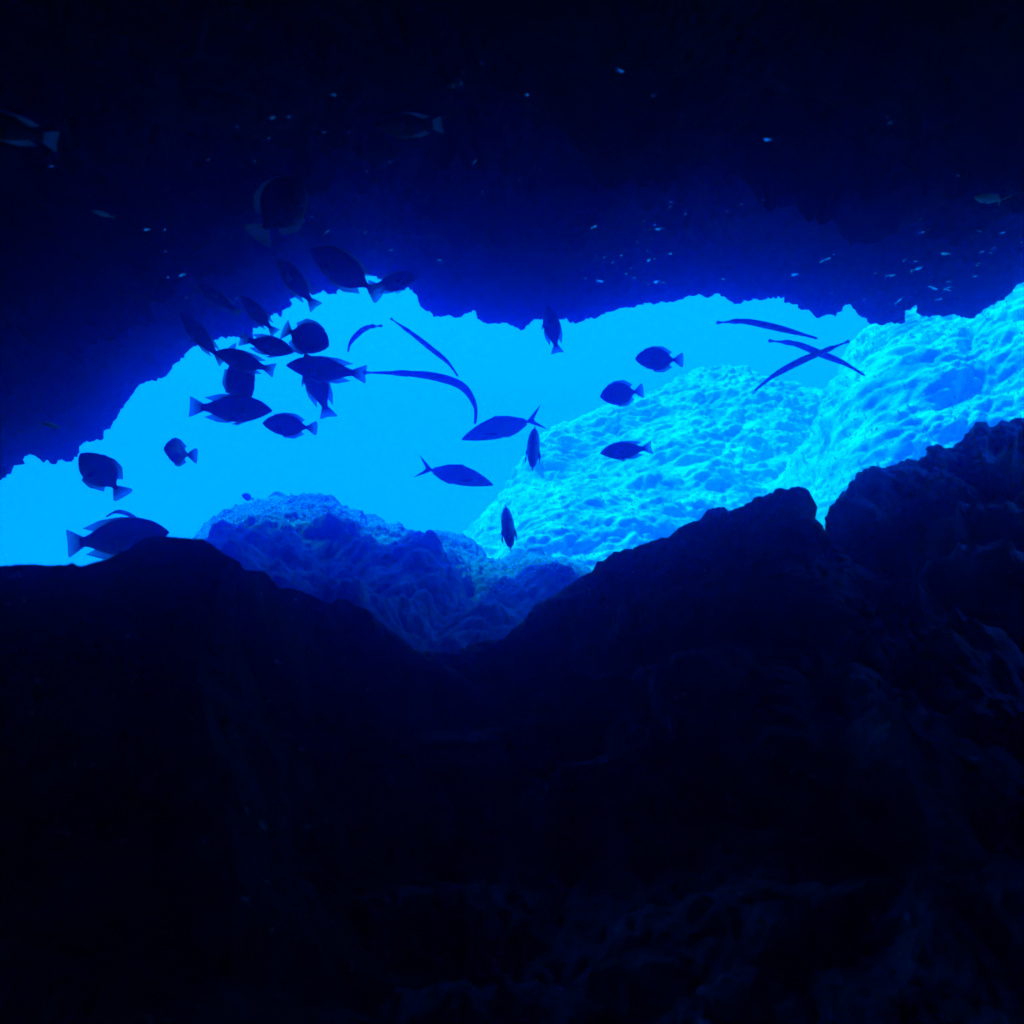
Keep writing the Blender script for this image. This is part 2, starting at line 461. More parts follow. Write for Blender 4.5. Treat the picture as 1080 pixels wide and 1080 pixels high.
g, o = ridge('boulder', [(736, 556), (740, 548), (744, 540), (752, 536), (762, 535), (768, 540), (775, 556)], [(736, 3.2), (775, 3.2)], 736, 775, 90,
             [(0.3, 600, 0.1, 4.0), (1.0, 640, 0.3, 4.0)], [(0.1, -0.05), (0.25, -0.3)], M_CAVE, [('p', 2.0, 0.05)], ROCK_HI, nt=(20, 20, 60))
tag(o, 'small rounded stone peeping over the crest of the sloping rock slab', 'rock')

# reef mound under the lip, in half shade
CREST_MD = [(60, 640), (120, 610), (170, 588), (200, 571), (212, 555), (225, 542), (245, 535), (262, 531), (290, 529), (310, 525), (335, 528), (350, 533), (372, 540), (380, 541), (386, 552), (400, 552),
            (420, 552), (432, 562), (440, 571), (455, 567), (470, 573), (490, 584), (510, 592), (540, 596), (570, 588), (600, 600), (640, 612), (700, 640), (760, 680)]
MOUND_LO = [('p', 0.8, 0.30), ('w', 1.3, 0.50), ('w', 2.8, 0.22), ('b', 4.0, 0.06)]
MOUND_HI = [('b', 7.5, 0.026), ('w', 14.0, 0.034), ('b', 27.0, 0.010), ('p', 50.0, 0.006)]
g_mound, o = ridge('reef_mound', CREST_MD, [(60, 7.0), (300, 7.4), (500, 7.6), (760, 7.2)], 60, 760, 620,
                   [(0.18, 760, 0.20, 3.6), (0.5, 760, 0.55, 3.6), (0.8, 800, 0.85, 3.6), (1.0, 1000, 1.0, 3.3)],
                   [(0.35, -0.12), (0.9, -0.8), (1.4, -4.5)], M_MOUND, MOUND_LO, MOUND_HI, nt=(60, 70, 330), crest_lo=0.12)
tag(o, 'shaded blue coral mound with lit rim in the gap between the dark boulders', 'reef mound')

# far reef: hazy hump, then the slope rising to the right
REEF_LO = [('p', 0.28, 0.9), ('w', 0.6, 0.70), ('w', 1.1, 0.36), ('b', 1.5, 0.14)]
REEF_HI = [('w', 2.4, 0.09), ('b', 3.6, 0.06), ('b', 7.0, 0.05), ('w', 11.0, 0.04), ('p', 20.0, 0.02)]
CREST_H = [(430, 640), (480, 590), (500, 560), (520, 530), (545, 482), (560, 458), (590, 441), (620, 430), (650, 415), (700, 400), (740, 386), (765, 384), (790, 390),
           (820, 402), (860, 412), (920, 430), (1000, 440), (1100, 450)]
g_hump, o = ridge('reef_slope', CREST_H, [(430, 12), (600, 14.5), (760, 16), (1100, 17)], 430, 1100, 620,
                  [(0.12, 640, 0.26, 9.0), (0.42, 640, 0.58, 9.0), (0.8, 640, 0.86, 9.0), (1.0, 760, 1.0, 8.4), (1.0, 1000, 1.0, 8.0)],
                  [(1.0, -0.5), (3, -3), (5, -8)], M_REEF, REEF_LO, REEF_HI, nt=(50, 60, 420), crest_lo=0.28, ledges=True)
tag(o, 'hazy sunlit coral slope rising to a rounded hump in open water', 'reef')
CREST_S = [(700, 640), (740, 600), (765, 590), (785, 545), (822, 520), (838, 470), (852, 462), (866, 425), (880, 404), (893, 385), (905, 362), (920, 345), (940, 333), (960, 326), (985, 330), (1010, 332), (1040, 318), (1060, 303), (1080, 290), (1200, 220), (1500, 120)]
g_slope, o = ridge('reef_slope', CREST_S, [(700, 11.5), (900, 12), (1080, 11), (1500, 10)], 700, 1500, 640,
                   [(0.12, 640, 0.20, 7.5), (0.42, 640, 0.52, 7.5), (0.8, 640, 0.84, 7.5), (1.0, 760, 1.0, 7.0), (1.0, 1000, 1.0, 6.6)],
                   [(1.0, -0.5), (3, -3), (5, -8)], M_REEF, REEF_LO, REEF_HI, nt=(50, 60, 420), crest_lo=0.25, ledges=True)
tag(o, 'bright coral slope climbing to the cave roof on the right', 'reef')

# ------------------------------------------------------------------ growth on the reef: small plates and fronds nobody could count
def turf(name, grids, size, count, mat):
    V, Q = [], []
    off = 0
    for g, share, rows in grids:
        nt, ns = g.shape[:2]
        nn = grid_normals(g)
        n_ = int(count * share)
        ii = RNG.integers(int(nt * rows[0]), int(nt * rows[1]), n_); jj = RNG.integers(2, ns - 2, n_)
        p = g[ii, jj]; nr = nn[ii, jj]
        flip = np.sign(-(nr * p).sum(1)); nr = nr * flip[:, None]
        d = nr * 0.6 + RNG.normal(size=(n_, 3)) * 0.45 + np.array([0, 0, 0.6])
        d /= np.linalg.norm(d, axis=1)[:, None]
        s = np.cross(d, RNG.normal(size=(n_, 3))); s /= np.linalg.norm(s, axis=1)[:, None]
        b = np.cross(d, s)
        h = size * RNG.uniform(0.4, 1.3, n_)[:, None]; w = h * RNG.uniform(0.15, 0.5, n_)[:, None]
        bend = b * h * RNG.uniform(-0.4, 0.4, n_)[:, None]
        v = np.stack([p - s * w * 0.4 - d * h * 0.1, p + s * w * 0.4 - d * h * 0.1, p + s * w + d * h * 0.55 + bend * 0.4, p - s * w + d * h * 0.55 + bend * 0.4,
                      p + s * w * 0.55 + d * h + bend, p - s * w * 0.55 + d * h + bend], 1).reshape(-1, 3)
        a = np.arange(n_) * 6 + off
        Q.append(np.stack([a, a + 1, a + 2, a + 3], 1)); Q.append(np.stack([a + 3, a + 2, a + 4, a + 5], 1))
        V.append(v); off += n_ * 6
    o = link(name, mesh_np(name, np.concatenate(V), np.concatenate(Q), mat))
    tag(o, kind='stuff')
    return o
turf('algae_turf', [(g_mound, 1.0, (0.14, 0.42))], 0.016, 9000, M_TURF)
turf('coral_growth', [(g_hump, 0.5, (0.1, 0.85)), (g_slope, 0.5, (0.1, 0.85))], 0.030, 34000, M_TURF)

# ------------------------------------------------------------------ fish
def body_mesh(name, prof, mat, bend=0.0, nsec=18, nst=40):
    """prof: (x, top, bottom, half width) along the body, x from snout 0 to 1"""
    a = np.array(prof, float)
    x = np.linspace(0, 1, nst) ** 1.0 * (a[-1, 0] - a[0, 0]) + a[0, 0]
    # smooth interpolation
    def sm(c):
        xi = np.interp(np.linspace(0, 1, 400), (a[:, 0] - a[0, 0]) / (a[-1, 0] - a[0, 0]), a[:, c])
        xi = np.convolve(np.pad(xi, 12, mode='edge'), np.ones(25) / 25, 'valid')
        xi[:4] = np.interp(np.arange(4), [0, 4], [a[0, c], xi[4]])
        return np.interp(np.linspace(0, 1, nst), np.linspace(0, 1, 400), xi)
    t, b, w = sm(1), sm(2), sm(3)
    th = np.linspace(0, 2 * math.pi, nsec, endpoint=False)
    V = []
    for i in range(nst):
        cz, hz = (t[i] + b[i]) / 2, (t[i] - b[i]) / 2
        cy = bend * (x[i] - 0.35) ** 2 * np.sign(x[i] - 0.35)
        V.append(np.stack([np.full(nsec, x[i]), cy + w[i] * np.cos(th), cz + hz * np.sin(th)], -1))
    V = np.array(V).reshape(-1, 3)
    q = []
    for i in range(nst - 1):
        for j in range(nsec):
            k = (j + 1) % nsec
            q.append((i * nsec + j, i * nsec + k, (i + 1) * nsec + k, (i + 1) * nsec + j))
    V = np.vstack([V, [[x[0], bend * (x[0] - .35) ** 2 * -1, (t[0] + b[0]) / 2]], [[x[-1], bend * (x[-1] - .35) ** 2, (t[-1] + b[-1]) / 2]]])
    n0 = nst * nsec
    me = bpy.data.meshes.new(name)
    faces = q + [(n0, (j + 1) % nsec, j) for j in range(nsec)] + [(n0 + 1, (nst - 1) * nsec + j, (nst - 1) * nsec + (j + 1) % nsec) for j in range(nsec)]
    me.from_pydata(V.tolist(), [], faces)
    for p_ in me.polygons: p_.use_smooth = True
    me.materials.append(mat)
    return me, (lambda xx: float(bend * (xx - 0.35) ** 2 * np.sign(xx - 0.35)))

def fin_mesh(name, base, tip, yf, th=0.006, nj=6, flare=0.0, mat=None):
    """a thin closed membrane between a base line and a tip line, both (x, z)"""
    base, tip = np.array(base, float), np.array(tip, float)
    m_ = 14
    tb = np.linspace(0, 1, len(base)); tt = np.linspace(0, 1, len(tip)); s = np.linspace(0, 1, m_)
    B = np.stack([np.interp(s, tb, base[:, k]) for k in (0, 1)], -1)
    T = np.stack([np.interp(s, tt, tip[:, k]) for k in (0, 1)], -1)
    fr, bk = [], []
    for j in range(nj):
        f = j / (nj - 1)
        Pq = B * (1 - f) + T * f
        y = np.array([yf(px) for px in Pq[:, 0]]) + flare * f + 0.004 * np.sin(s * 9 + f * 3) * f
        h = th * (1 - 0.85 * f)
        fr.append(np.stack([Pq[:, 0], y + h, Pq[:, 1]], -1)); bk.append(np.stack([Pq[:, 0], y - h, Pq[:, 1]], -1))
    fr, bk = np.array(fr).reshape(-1, 3), np.array(bk).reshape(-1, 3)
    n_ = len(fr)
    q = [tuple(int(z) for z in r) for r in grid_quads(nj, m_)]
    q2 = [(d_ + n_, c_ + n_, b_ + n_, a_ + n_) for a_, b_, c_, d_ in q]
    ring = [j for j in range(m_)] + [j * m_ + m_ - 1 for j in range(1, nj)] + [(nj - 1) * m_ + j for j in range(m_ - 2, -1, -1)] + [j * m_ for j in range(nj - 2, 0, -1)]
    rim = [(ring[i], ring[i] + n_, ring[(i + 1) % len(ring)] + n_, ring[(i + 1) % len(ring)]) for i in range(len(ring))]
    me = bpy.data.meshes.new(name)
    me.from_pydata(np.vstack([fr, bk]).tolist(), [], q + q2 + rim)
    for p_ in me.polygons: p_.use_smooth = True
    me.materials.append(mat or M_FIN)
    return me

def eye_mesh(x, y, z, r):
    import bmesh
    bm = bmesh.new()
    bmesh.ops.create_uvsphere(bm, u_segments=10, v_segments=8, radius=r)
    bmesh.ops.scale(bm, vec=(1, 0.55, 1), verts=bm.verts)
    bmesh.ops.translate(bm, vec=(x, y, z), verts=bm.verts)
    me = bpy.data.meshes.new('eye'); bm.to_mesh(me); bm.free()
    for p_ in me.polygons: p_.use_smooth = True
    me.materials.append(M_EYE)
    return me

CACHE = {}
def fish_parts(kind, bend):
    key = (kind, round(bend, 2))
    if key in CACHE: return CACHE[key]
    out = []
    if kind == 'reef':           # parrotfish-like: oval, fan tail, long soft dorsal and anal fins
        prof = [(0, 0.005, -0.012, 0.006), (0.05, 0.052, -0.045, 0.034), (0.14, 0.112, -0.092, 0.060), (0.26, 0.155, -0.140, 0.076), (0.40, 0.170, -0.165, 0.080),
                (0.54, 0.152, -0.148, 0.066), (0.66, 0.104, -0.100, 0.044), (0.76, 0.056, -0.054, 0.024), (0.82, 0.042, -0.042, 0.014), (0.85, 0.046, -0.046, 0.008)]
        me, yf = body_mesh('body', prof, M_FISH, bend)
        out.append(('body', me))
        out.append(('tail_fin', fin_mesh('tail_fin', [(0.82, 0.045), (0.82, -0.045)], [(0.975, 0.128), (0.996, 0.122), (0.990, 0.07), (0.982, 0.0), (0.990, -0.07), (0.996, -0.118), (0.975, -0.124)], yf, mat=M_TAIL)))
        out.append(('dorsal_fin', fin_mesh('dorsal_fin', [(0.24, 0.140), (0.40, 0.160), (0.55, 0.140), (0.70, 0.078)], [(0.27, 0.158), (0.44, 0.180), (0.64, 0.172), (0.82, 0.120)], yf)))
        out.append(('anal_fin', fin_mesh('anal_fin', [(0.46, -0.150), (0.56, -0.132), (0.70, -0.076)], [(0.50, -0.172), (0.64, -0.172), (0.81, -0.115)], yf)))
        for s in (-1, 1):
            out.append(('pectoral_fin', fin_mesh('pectoral_fin', [(0.25, 0.0), (0.27, -0.05)], [(0.40, -0.03), (0.40, -0.10), (0.33, -0.13)], (lambda xx, s=s: s * (0.070 + (xx - 0.25) * 0.5) + yf(xx)), 0.003)))
            out.append(('pelvic_fin', fin_mesh('pelvic_fin', [(0.30, -0.140), (0.35, -0.150)], [(0.42, -0.195), (0.46, -0.185)], (lambda xx, s=s: s * 0.03 + yf(xx)), 0.003)))
            out.append(('eye', eye_mesh(0.105, s * 0.046, 0.035, 0.017)))
    elif kind == 'oval':         # surgeonfish-like: deep oval, narrow tail stalk, small fan
        prof = [(0, 0.004, -0.020, 0.006), (0.04, 0.065, -0.070, 0.030), (0.12, 0.140, -0.125, 0.052), (0.25, 0.200, -0.190, 0.066), (0.40, 0.222, -0.218, 0.068),
                (0.55, 0.200, -0.198, 0.054), (0.66, 0.140, -0.140, 0.036), (0.73, 0.064, -0.064, 0.020), (0.78, 0.030, -0.032, 0.012), (0.83, 0.036, -0.036, 0.007)]
        me, yf = body_mesh('body', prof, M_FISH, bend)
        out.append(('body', me))
        out.append(('tail_fin', fin_mesh('tail_fin', [(0.80, 0.036), (0.80, -0.036)], [(0.955, 0.150), (0.985, 0.140), (1.0, 0.07), (1.0, 0.0), (0.995, -0.07), (0.98, -0.138), (0.95, -0.145)], yf, mat=M_TAIL)))
        out.append(('dorsal_fin', fin_mesh('dorsal_fin', [(0.18, 0.165), (0.36, 0.212), (0.54, 0.196), (0.70, 0.095)], [(0.20, 0.195), (0.38, 0.255), (0.58, 0.255), (0.76, 0.150)], yf)))
        out.append(('anal_fin', fin_mesh('anal_fin', [(0.36, -0.210), (0.54, -0.194), (0.70, -0.095)], [(0.40, -0.250), (0.58, -0.252), (0.76, -0.150)], yf)))
        for s in (-1, 1):
            out.append(('pectoral_fin', fin_mesh('pectoral_fin', [(0.24, -0.02), (0.25, -0.08)], [(0.36, -0.05), (0.38, -0.13), (0.30, -0.17)], (lambda xx, s=s: s * (0.062 + (xx - 0.24) * 0.15) + yf(xx)), 0.003)))
            out.append(('eye', eye_mesh(0.105, s * 0.040, 0.055, 0.018)))
    elif kind == 'jack':         # lens-shaped, thread-thin stalk, deep fork
        prof = [(0, 0.002, -0.016, 0.005), (0.05, 0.036, -0.034, 0.026), (0.14, 0.082, -0.062, 0.046), (0.26, 0.128, -0.092, 0.058), (0.40, 0.156, -0.114, 0.060),
                (0.54, 0.132, -0.112, 0.050), (0.66, 0.082, -0.080, 0.034), (0.75, 0.036, -0.036, 0.018), (0.80, 0.014, -0.014, 0.011), (0.83, 0.018, -0.018, 0.006)]
        me, yf = body_mesh('body', prof, M_JACK, bend)
        out.append(('body', me))
        out.append(('tail_fin', fin_mesh('tail_fin', [(0.80, 0.016), (0.80, 0.0), (0.80, -0.016)], [(1.0, 0.165), (0.955, 0.105), (0.895, 0.035), (0.872, 0.0), (0.895, -0.035), (0.955, -0.100), (1.0, -0.155)], yf, mat=M_JACK)))
        out.append(('dorsal_fin', fin_mesh('dorsal_fin', [(0.38, 0.148), (0.55, 0.122), (0.76, 0.028)], [(0.44, 0.168), (0.60, 0.128), (0.79, 0.034)], yf, mat=M_JACK)))
        out.append(('anal_fin', fin_mesh('anal_fin', [(0.48, -0.110), (0.62, -0.090), (0.76, -0.028)], [(0.54, -0.128), (0.66, -0.098), (0.79, -0.034)], yf, mat=M_JACK)))
        for s in (-1, 1):
            out.append(('pectoral_fin', fin_mesh('pectoral_fin', [(0.25, 0.0), (0.26, -0.025)], [(0.40, -0.045), (0.42, -0.065), (0.34, -0.065)], (lambda xx, s=s: s * (0.054 + (xx - 0.25) * 0.15) + yf(xx)), 0.003)))
            out.append(('eye', eye_mesh(0.085, s * 0.032, 0.018, 0.014)))
    CACHE[key] = out
    return out

def place_frame(root, H, T, up, roll, girth=1.0):
    X = Vector(T - H); L = X.length; X.normalize()
    upv = Vector(up)
    Z = (upv - upv.dot(X) * X).normalized()
    if roll: Z = Matrix.Rotation(math.radians(roll), 3, X) @ Z
    Yv = Z.cross(X)
    R = Matrix((X, Yv, Z)).transposed().to_4x4()
    root.matrix_world = Matrix.Translation(Vector(H)) @ R @ Matrix.Diagonal((L, L * girth, L * girth, 1))

def fish(kind, head, tail, Y, dY, label, group, roll=0, bend=0.0, up=(0, 0, 1), name='fish', cat='fish'):
    """head and tail in photo pixels; Y depth of the head, dY how much deeper the tail is"""
    root = bpy.data.objects.new(name, None)
    root.empty_display_size = 0.05
    COL.objects.link(root)
    if group == GB:
        Y = min(Y, 0.84 * roof_y((head[0] + tail[0]) / 2, (head[1] + tail[1]) / 2), 0.84 * roof_y(*head))
    place_frame(root, P(*head, Y), P(*tail, Y + dY), up, roll, random.uniform(0.93, 1.08))
    tag(root, label, cat, group)
    for pn, me in fish_parts(kind, bend):
        link(pn, me, root)
    return root

GA = 'dark reef fish milling in the cave mouth'
GB = 'dark fish hanging under the cave roof'
GC = 'forked tailed silver fish over open water'
# the dark shoal on the left
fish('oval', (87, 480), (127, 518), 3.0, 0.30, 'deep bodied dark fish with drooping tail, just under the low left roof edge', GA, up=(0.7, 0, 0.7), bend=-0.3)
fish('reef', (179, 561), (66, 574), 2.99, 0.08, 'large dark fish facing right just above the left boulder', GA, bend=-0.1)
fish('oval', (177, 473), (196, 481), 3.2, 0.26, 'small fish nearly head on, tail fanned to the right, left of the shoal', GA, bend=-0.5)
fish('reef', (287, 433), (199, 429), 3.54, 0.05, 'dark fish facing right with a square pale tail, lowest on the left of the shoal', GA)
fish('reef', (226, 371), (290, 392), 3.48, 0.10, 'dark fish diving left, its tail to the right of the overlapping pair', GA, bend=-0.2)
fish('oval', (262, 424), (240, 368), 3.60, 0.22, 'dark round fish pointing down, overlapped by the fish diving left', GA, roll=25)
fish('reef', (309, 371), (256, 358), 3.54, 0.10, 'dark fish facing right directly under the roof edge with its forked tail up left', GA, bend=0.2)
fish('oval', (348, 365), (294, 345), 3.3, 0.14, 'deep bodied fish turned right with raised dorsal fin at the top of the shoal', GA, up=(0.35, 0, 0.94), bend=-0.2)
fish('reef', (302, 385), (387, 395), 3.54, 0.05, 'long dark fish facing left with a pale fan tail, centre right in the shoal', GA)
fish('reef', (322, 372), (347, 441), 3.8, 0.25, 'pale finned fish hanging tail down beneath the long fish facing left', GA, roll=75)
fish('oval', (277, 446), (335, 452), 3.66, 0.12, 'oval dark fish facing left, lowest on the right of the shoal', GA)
# against the roof
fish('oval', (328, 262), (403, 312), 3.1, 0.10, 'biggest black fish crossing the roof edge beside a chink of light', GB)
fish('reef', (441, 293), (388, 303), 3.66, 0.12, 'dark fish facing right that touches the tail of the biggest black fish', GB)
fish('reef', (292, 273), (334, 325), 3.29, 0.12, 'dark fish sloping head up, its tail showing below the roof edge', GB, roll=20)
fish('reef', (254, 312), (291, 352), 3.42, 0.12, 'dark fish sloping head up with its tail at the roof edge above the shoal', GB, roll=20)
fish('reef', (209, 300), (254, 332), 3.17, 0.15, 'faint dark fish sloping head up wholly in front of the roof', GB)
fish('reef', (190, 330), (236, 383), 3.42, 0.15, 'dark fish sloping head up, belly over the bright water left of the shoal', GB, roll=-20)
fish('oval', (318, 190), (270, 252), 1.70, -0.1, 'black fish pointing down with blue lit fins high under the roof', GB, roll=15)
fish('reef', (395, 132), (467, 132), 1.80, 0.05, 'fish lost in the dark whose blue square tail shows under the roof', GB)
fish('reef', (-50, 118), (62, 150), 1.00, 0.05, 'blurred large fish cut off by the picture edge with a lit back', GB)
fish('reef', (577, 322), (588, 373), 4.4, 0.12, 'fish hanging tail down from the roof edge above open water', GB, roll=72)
fish('jack', (44, 446), (66, 452), 2.0, 0.05, 'pale blurred fish alone on the dark rock at the far left', GB, roll=15)
fish('jack', (96, 222), (122, 230), 1.8, 0.05, 'faint pale fish in the dark beside the left bright cyan sliver', GB, roll=70)
fish('jack', (1028, 208), (1060, 212), 2.4, 0.05, 'faint pale fish in the dark high on the right', GB, roll=70)
# over open water
fish('jack', (487, 463), (574, 440), 5.00, 0.05, 'silver fish with a deeply forked tail facing left, upper of the two', GC)
fish('jack', (520, 511), (439, 492), 5.10, 0.05, 'silver fish with a deeply forked tail facing right, lower of the two', GC, roll=8)
GD = 'oval fish in front of the bright reef'
fish('oval', (670, 378), (721, 380), 4.5, 0.08, 'oval dark fish facing left, top of three before the reef hump', GD)
fish('oval', (633, 418), (679, 412), 4.6, 0.10, 'oval dark fish facing left, middle of three before the reef hump', GD)
fish('reef', (633, 478), (688, 472), 4.6, 0.10, 'slim dark fish facing left, lowest of three before the reef hump', GD, roll=-10)
fish('oval', (561, 472), (565, 474), 4.2, 0.58, 'small fish seen end on beside the upper forked tail fish', GD, up=(0.06, 0, 1))
fish('oval', (535, 554), (537, 560), 4.2, 0.60, 'small dark fish pointing down in front of the foot of the reef', GD, up=(-0.12, 0, 1))
fish('oval', (255, 522), (268, 527), 7.50, 0.15, 'tiny dark fish above the crest of the coral mound', GD)

# trumpetfish: a tube along a curved line
def trumpet(pts, width, label, group, snout_first=True):
    pts = np.array(pts, float)                 # u, v, Y
    Q = np.array([P(*p) for p in pts])
    ctr = Q.mean(0)
    t0 = np.linspace(0, len(Q) - 1, 60)
    C = spline_rows(Q, t0, len(Q)) - ctr
    d = np.gradient(C, axis=0); d /= np.linalg.norm(d, axis=1)[:, None]
    s = np.linspace(0, 1, 60)
    hw = np.interp(s, [0, 0.01, 0.05, 0.18, 0.26, 0.38, 0.55, 0.70, 0.82, 0.90, 0.96, 1.0], [0.10, 0.15, 0.17, 0.22, 0.34, 0.46, 0.5, 0.44, 0.30, 0.20, 0.13, 0.10]) * width
    up = np.cross(d, np.array([0, 1.0, 0])); up /= np.linalg.norm(up, axis=1)[:, None]
    if up[30, 2] < 0: up = -up
    lat = np.cross(up, d)
    th = np.linspace(0, 2 * math.pi, 12, endpoint=False)
    V = (C[:, None, :] + up[:, None, :] * (hw[:, None] * np.sin(th))[..., None] + lat[:, None, :] * (hw[:, None] * 0.7 * np.cos(th))[..., None]).reshape(-1, 3)
    q = []
    for i in range(59):
        for j in range(12):
            k = (j + 1) % 12
            q.append((i * 12 + j, i * 12 + k, i * 12 + 12 + k, i * 12 + 12 + j))
    q.append(tuple(range(11, -1, -1))); q.append(tuple(range(59 * 12, 60 * 12)))
    me = bpy.data.meshes.new('body'); me.from_pydata(V.tolist(), [], q)
    for p_ in me.polygons: p_.use_smooth = True
    me.materials.append(M_TRUMP)
    root = bpy.data.objects.new('trumpetfish', None); COL.objects.link(root)
    root.location = ctr; root.empty_display_size = 0.05
    tag(root, label, 'trumpetfish', group)
    link('body', me, root)
    def flat(name, i0, i1, sign, h):
        idx = np.arange(i0, i1 + 1); f = (idx - i0) / (i1 - i0)
        b = C[idx] + up[idx] * (hw[idx] * 0.8 * sign)[:, None]
        tipp = b + up[idx] * (h * sign * np.sin(np.clip(f * 1.15, 0, 1) * math.pi) ** 0.6 * width)[:, None] + d[idx] * width * 0.35
        n_ = len(idx); w2 = lat[idx] * 0.0012
        vv = np.concatenate([b + w2, tipp + w2 * .4, b - w2, tipp - w2 * .4])
        qq = [(i, i + 1, n_ + i + 1, n_ + i) for i in range(n_ - 1)] + [(2 * n_ + i + 1, 2 * n_ + i, 3 * n_ + i, 3 * n_ + i + 1) for i in range(n_ - 1)]
        qq += [(n_ + i, n_ + i + 1, 3 * n_ + i + 1, 3 * n_ + i) for i in range(n_ - 1)]
        m2 = bpy.data.meshes.new(name); m2.from_pydata(vv.tolist(), [], qq); m2.materials.append(M_FIN)
        link(name, m2, root)
    flat('dorsal_fin', 45, 52, 1, 0.13)
    flat('anal_fin', 45, 52, -1, 0.13)
    # small fan tail at the end
    e, de, ue, le = C[-1], d[-1], up[-1], lat[-1] * 0.0015
    T = [e + ue * width * 0.10, e + ue * width * 0.28 + de * width * 0.7, e + de * width * 0.95, e - ue * width * 0.28 + de * width * 0.7, e - ue * width * 0.10]
    vv = [p + le for p in T] + [p - le for p in T]
    m2 = bpy.data.meshes.new('tail_fin')
    m2.from_pydata([tuple(p) for p in vv], [], [(0, 1, 2, 3, 4), (9, 8, 7, 6, 5)] + [(i, i + 5, (i + 1) % 5 + 5, (i + 1) % 5) for i in range(5)])
    m2.materials.append(M_FIN)
    link('tail_fin', m2, root)
    for sg in (-1, 1):
        p0 = C[15] + lat[15] * hw[15] * 0.62 * sg + up[15] * hw[15] * 0.25
        m3 = eye_mesh(p0[0], p0[1], p0[2], width * 0.09)
        link('eye', m3, root)
    return root

GT = 'trumpetfish drifting in the opening'
trumpet([(501, 447, 5.00), (501, 428, 5.00), (488, 408, 5.00), (462, 398, 5.00), (430, 394, 5.04), (390, 393, 5.10)], 0.063, 'long trumpetfish bent in an arc like a sickle left of centre', GT)
trumpet([(483, 397, 5.29), (472, 382, 5.29), (455, 368, 5.39), (436, 353, 5.49), (415, 338, 5.60)], 0.043, 'straight slim trumpetfish slanting down to the bend of the arched one', GT)
trumpet([(367, 371, 5.20), (370, 361, 5.20), (380, 350, 5.24), (389, 345, 5.29), (398, 344, 5.29)], 0.045, 'short curved trumpetfish right of the dark shoal', GT)
trumpet([(112, 545, 4.59), (122, 540, 4.59), (132, 541, 4.65), (142, 546, 4.70), (147, 550, 4.70)], 0.033, 'short curved trumpetfish just over the back of the large fish by the left boulder', GT)
trumpet([(862, 357, 5.60), (840, 351, 5.60), (812, 344, 5.60), (785, 339, 5.60), (762, 340, 5.60)], 0.058, 'topmost trumpetfish on the right, lying level under the roof edge', GT)
trumpet([(912, 396, 5.90), (890, 383, 5.90), (865, 373, 5.90), (840, 363, 5.90), (817, 360, 5.90)], 0.063, 'paler trumpetfish crossed by another on the right', GT)
trumpet([(796, 412, 4.90), (815, 397, 4.90), (840, 383, 4.90), (865, 372, 4.90), (890, 362, 4.90)], 0.050, 'darker trumpetfish slanting up right across the paler one', GT)

# ------------------------------------------------------------------ tiny silver fish under the roof
def fry_mesh(bend):
    prof = [(0, 0.004, -0.006, 0.003), (0.12, 0.060, -0.07, 0.016), (0.32, 0.105, -0.115, 0.022), (0.55, 0.080, -0.085, 0.016), (0.75, 0.024, -0.024, 0.007), (0.80, 0.02, -0.02, 0.004)]
    me, yf = body_mesh('small_fish', prof, M_FRY, bend, 10, 16)
    vs = [list(v_.co) for v_ in me.vertices]; fs = [list(p_.vertices) for p_ in me.polygons]
    n0 = len(vs)
    ys = yf(1.0)
    for s in (0.004, -0.004):
        vs += [[0.77, yf(.77) + s, 0.018], [1.0, ys + s * .3, 0.13], [0.90, yf(.9) + s * .5, 0.0], [1.0, ys + s * .3, -0.13], [0.77, yf(.77) + s, -0.018]]
    a = n0; b = n0 + 5
    fs += [[a, a + 1, a + 2], [a, a + 2, a + 4], [a + 4, a + 2, a + 3], [b + 2, b + 1, b], [b + 4, b + 2, b], [b + 3, b + 2, b + 4]]
    fs += [[a + i, b + i, b + i + 1, a + i + 1] for i in range(4)]
    m2 = bpy.data.meshes.new('small_fish'); m2.from_pydata(vs, [], fs)
    for p_ in m2.polygons: p_.use_smooth = True
    m2.materials.append(M_FRY)
    return m2
FRY = [fry_mesh(b) for b in (-0.3, 0.0, 0.35)]
def fry(u, v, Y, L, label='tiny silver fish glinting in the dark under the cave roof', group='tiny silver fish under the cave roof'):
    """a fish whose flank happens to mirror the bright opening"""
    o = link('small_fish', random.choice(FRY))
    c = P(u, v, Y)
    far = P(random.uniform(700, 1000), random.uniform(370, 470), 9.0) if u < 540 else P(random.uniform(160, 460), random.uniform(400, 520), 9.0)
    r_ = far - c; r_ /= np.linalg.norm(r_)
    n_ = r_ - c / np.linalg.norm(c); n_ /= np.linalg.norm(n_)
    X0 = Vector(np.cross(n_, (0, 0, 1))).normalized()
    want, best = math.radians(random.gauss(12, 14)), 9.0
    for k in range(24):                  # the school holds one heading: level across the view
        Xk = Matrix.Rotation(math.pi * k / 24, 3, Vector(n_)) @ X0
        du, dv = Xk[0] - Xk[1] * c[0] / c[1], Xk[2] - Xk[1] * c[2] / c[1]
        err = abs((math.atan2(dv, du) - want + math.pi / 2) % math.pi - math.pi / 2)
        if err < best: best, X = err, Xk
    dr = np.array(X) * L * random.choice((-1, 1))
    place_frame(o, c - dr / 2, c + dr / 2, np.cross(n_, X), 0)
    tag(o, label, 'fish', group)
    return o
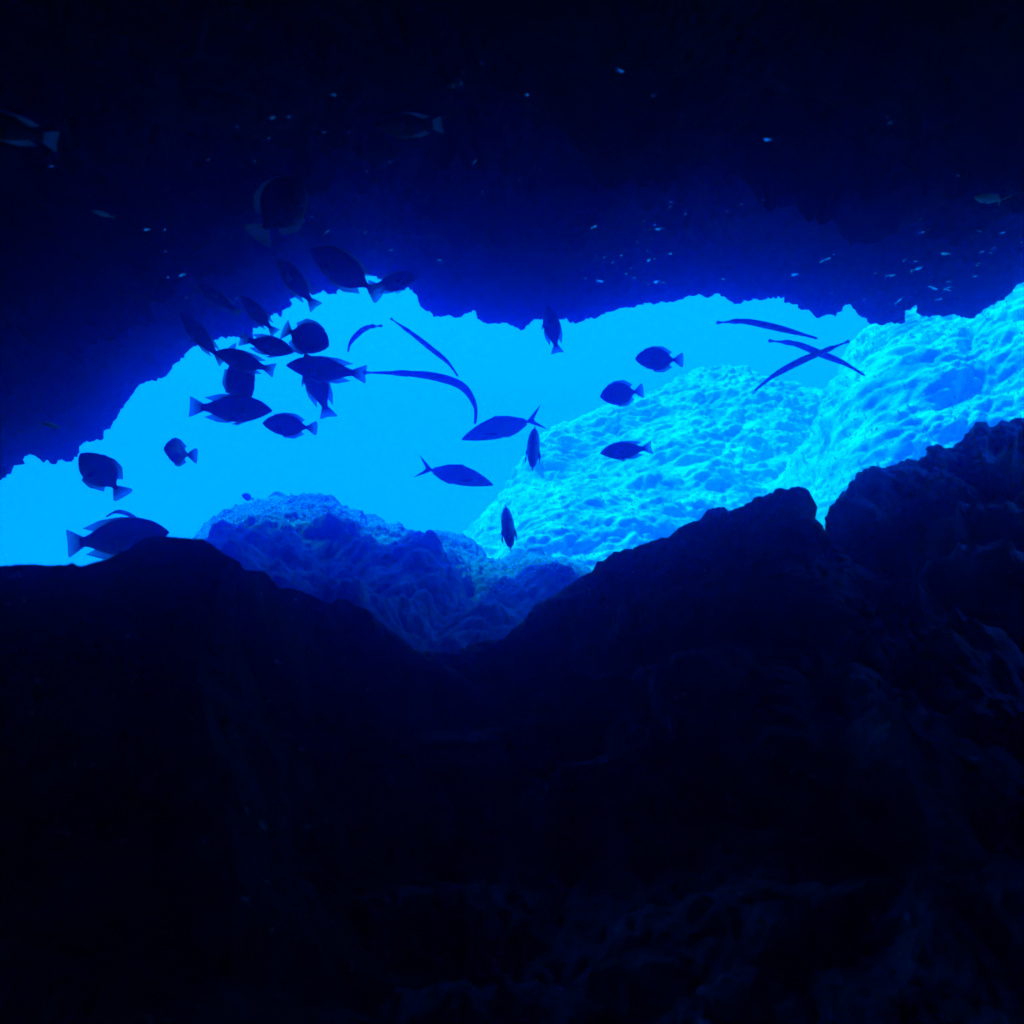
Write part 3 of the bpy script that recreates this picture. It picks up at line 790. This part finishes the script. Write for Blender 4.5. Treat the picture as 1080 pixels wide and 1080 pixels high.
SPECKS = [  # photo pixels of the glints
    (708, 214), (707, 218), (678, 234), (690, 238), (696, 242), (686, 242), (724, 225), (766, 222), (781, 216), (805, 211), (627, 238), (673, 254), (683, 263), (655, 270),
    (683, 274), (690, 273), (707, 268), (664, 282), (660, 288), (668, 293), (618, 293), (633, 296), (637, 272), (646, 277), (684, 299), (693, 297), (699, 297), (764, 294),
    (840, 290), (875, 272), (868, 275), (879, 269), (865, 276), (839, 289), (878, 310), (923, 289), (998, 268), (1011, 186), (970, 232), (979, 243), (972, 245), (1034, 243),
    (1057, 245), (1035, 265), (1049, 261), (1045, 266), (1030, 279), (1033, 278), (955, 274), (966, 275), (967, 283), (939, 290), (1002, 297), (1003, 302), (984, 304), (998, 304),
    (1000, 305), (990, 315), (991, 315), (1077, 256), (1028, 292), (948, 318), (912, 316), (500, 171), (547, 189), (412, 171), (463, 275), (413, 264), (508, 203), (385, 245),
    (487, 88), (478, 91), (490, 77), (508, 66), (287, 124), (283, 145), (251, 133), (306, 123), (352, 99), (357, 149), (369, 140), (342, 139), (386, 181), (329, 228), (345, 244), (174, 242), (174, 265), (177, 292), (192, 290), (196, 314), (250, 315), (55, 176), (810, 147),
    (689, 100), (221, 169), (270, 170), (935, 122), (939, 130)]
for (u, v) in SPECKS:
    Yc = roof_y(u, v)
    fry(u + random.uniform(-1, 1), v + random.uniform(-1, 1), Yc * random.uniform(0.62, 0.84), Yc * random.choice((0.005, 0.006, 0.007, 0.008, 0.010, 0.015)))
fry(555, 100, 0.8 * roof_y(555, 100), 0.030, 'bright cyan sliver of a fish, the left of two lit ones high under the roof', 'tiny silver fish under the cave roof')
fry(653, 74, 0.8 * roof_y(653, 74), 0.028, 'bright cyan sliver of a fish, the right of two lit ones high under the roof', 'tiny silver fish under the cave roof')
fry(155, 242, 0.8 * roof_y(155, 242), 0.034, 'bright cyan sliver of a fish on the left beside a blurred patch', 'tiny silver fish under the cave roof')
fry(870, 274, 0.75 * roof_y(870, 274), 0.055, 'largest turquoise sliver of a fish near the roof edge on the right', 'tiny silver fish under the cave roof')

# ------------------------------------------------------------------ the water itself
def water_body():
    x0, x1, y0, y1, z0, z1 = -40, 40, -9, 42, -7.5, 6.6
    V = [(x, y, z) for x in (x0, x1) for y in (y0, y1) for z in (z0, z1)]
    Fc = [(0, 1, 3, 2), (4, 6, 7, 5), (0, 4, 5, 1), (2, 3, 7, 6), (0, 2, 6, 4), (1, 5, 7, 3)]
    me = bpy.data.meshes.new('haze'); me.from_pydata(V, [], Fc)
    m, n, l = mat_new('sea_water')
    pv = n.new('ShaderNodeVolumePrincipled')
    pv.inputs['Color'].default_value = (0.0, 0.135, 0.95, 1)
    pv.inputs['Density'].default_value = 0.10
    pv.inputs['Anisotropy'].default_value = 0.915
    pv.inputs['Absorption Color'].default_value = (0.0, 0.84, 0.90, 1)
    o = n.new('ShaderNodeOutputMaterial'); l.new(pv.outputs[0], o.inputs['Volume'])
    me.materials.append(m)
    tag(link('haze', me), kind='stuff')
water_body()
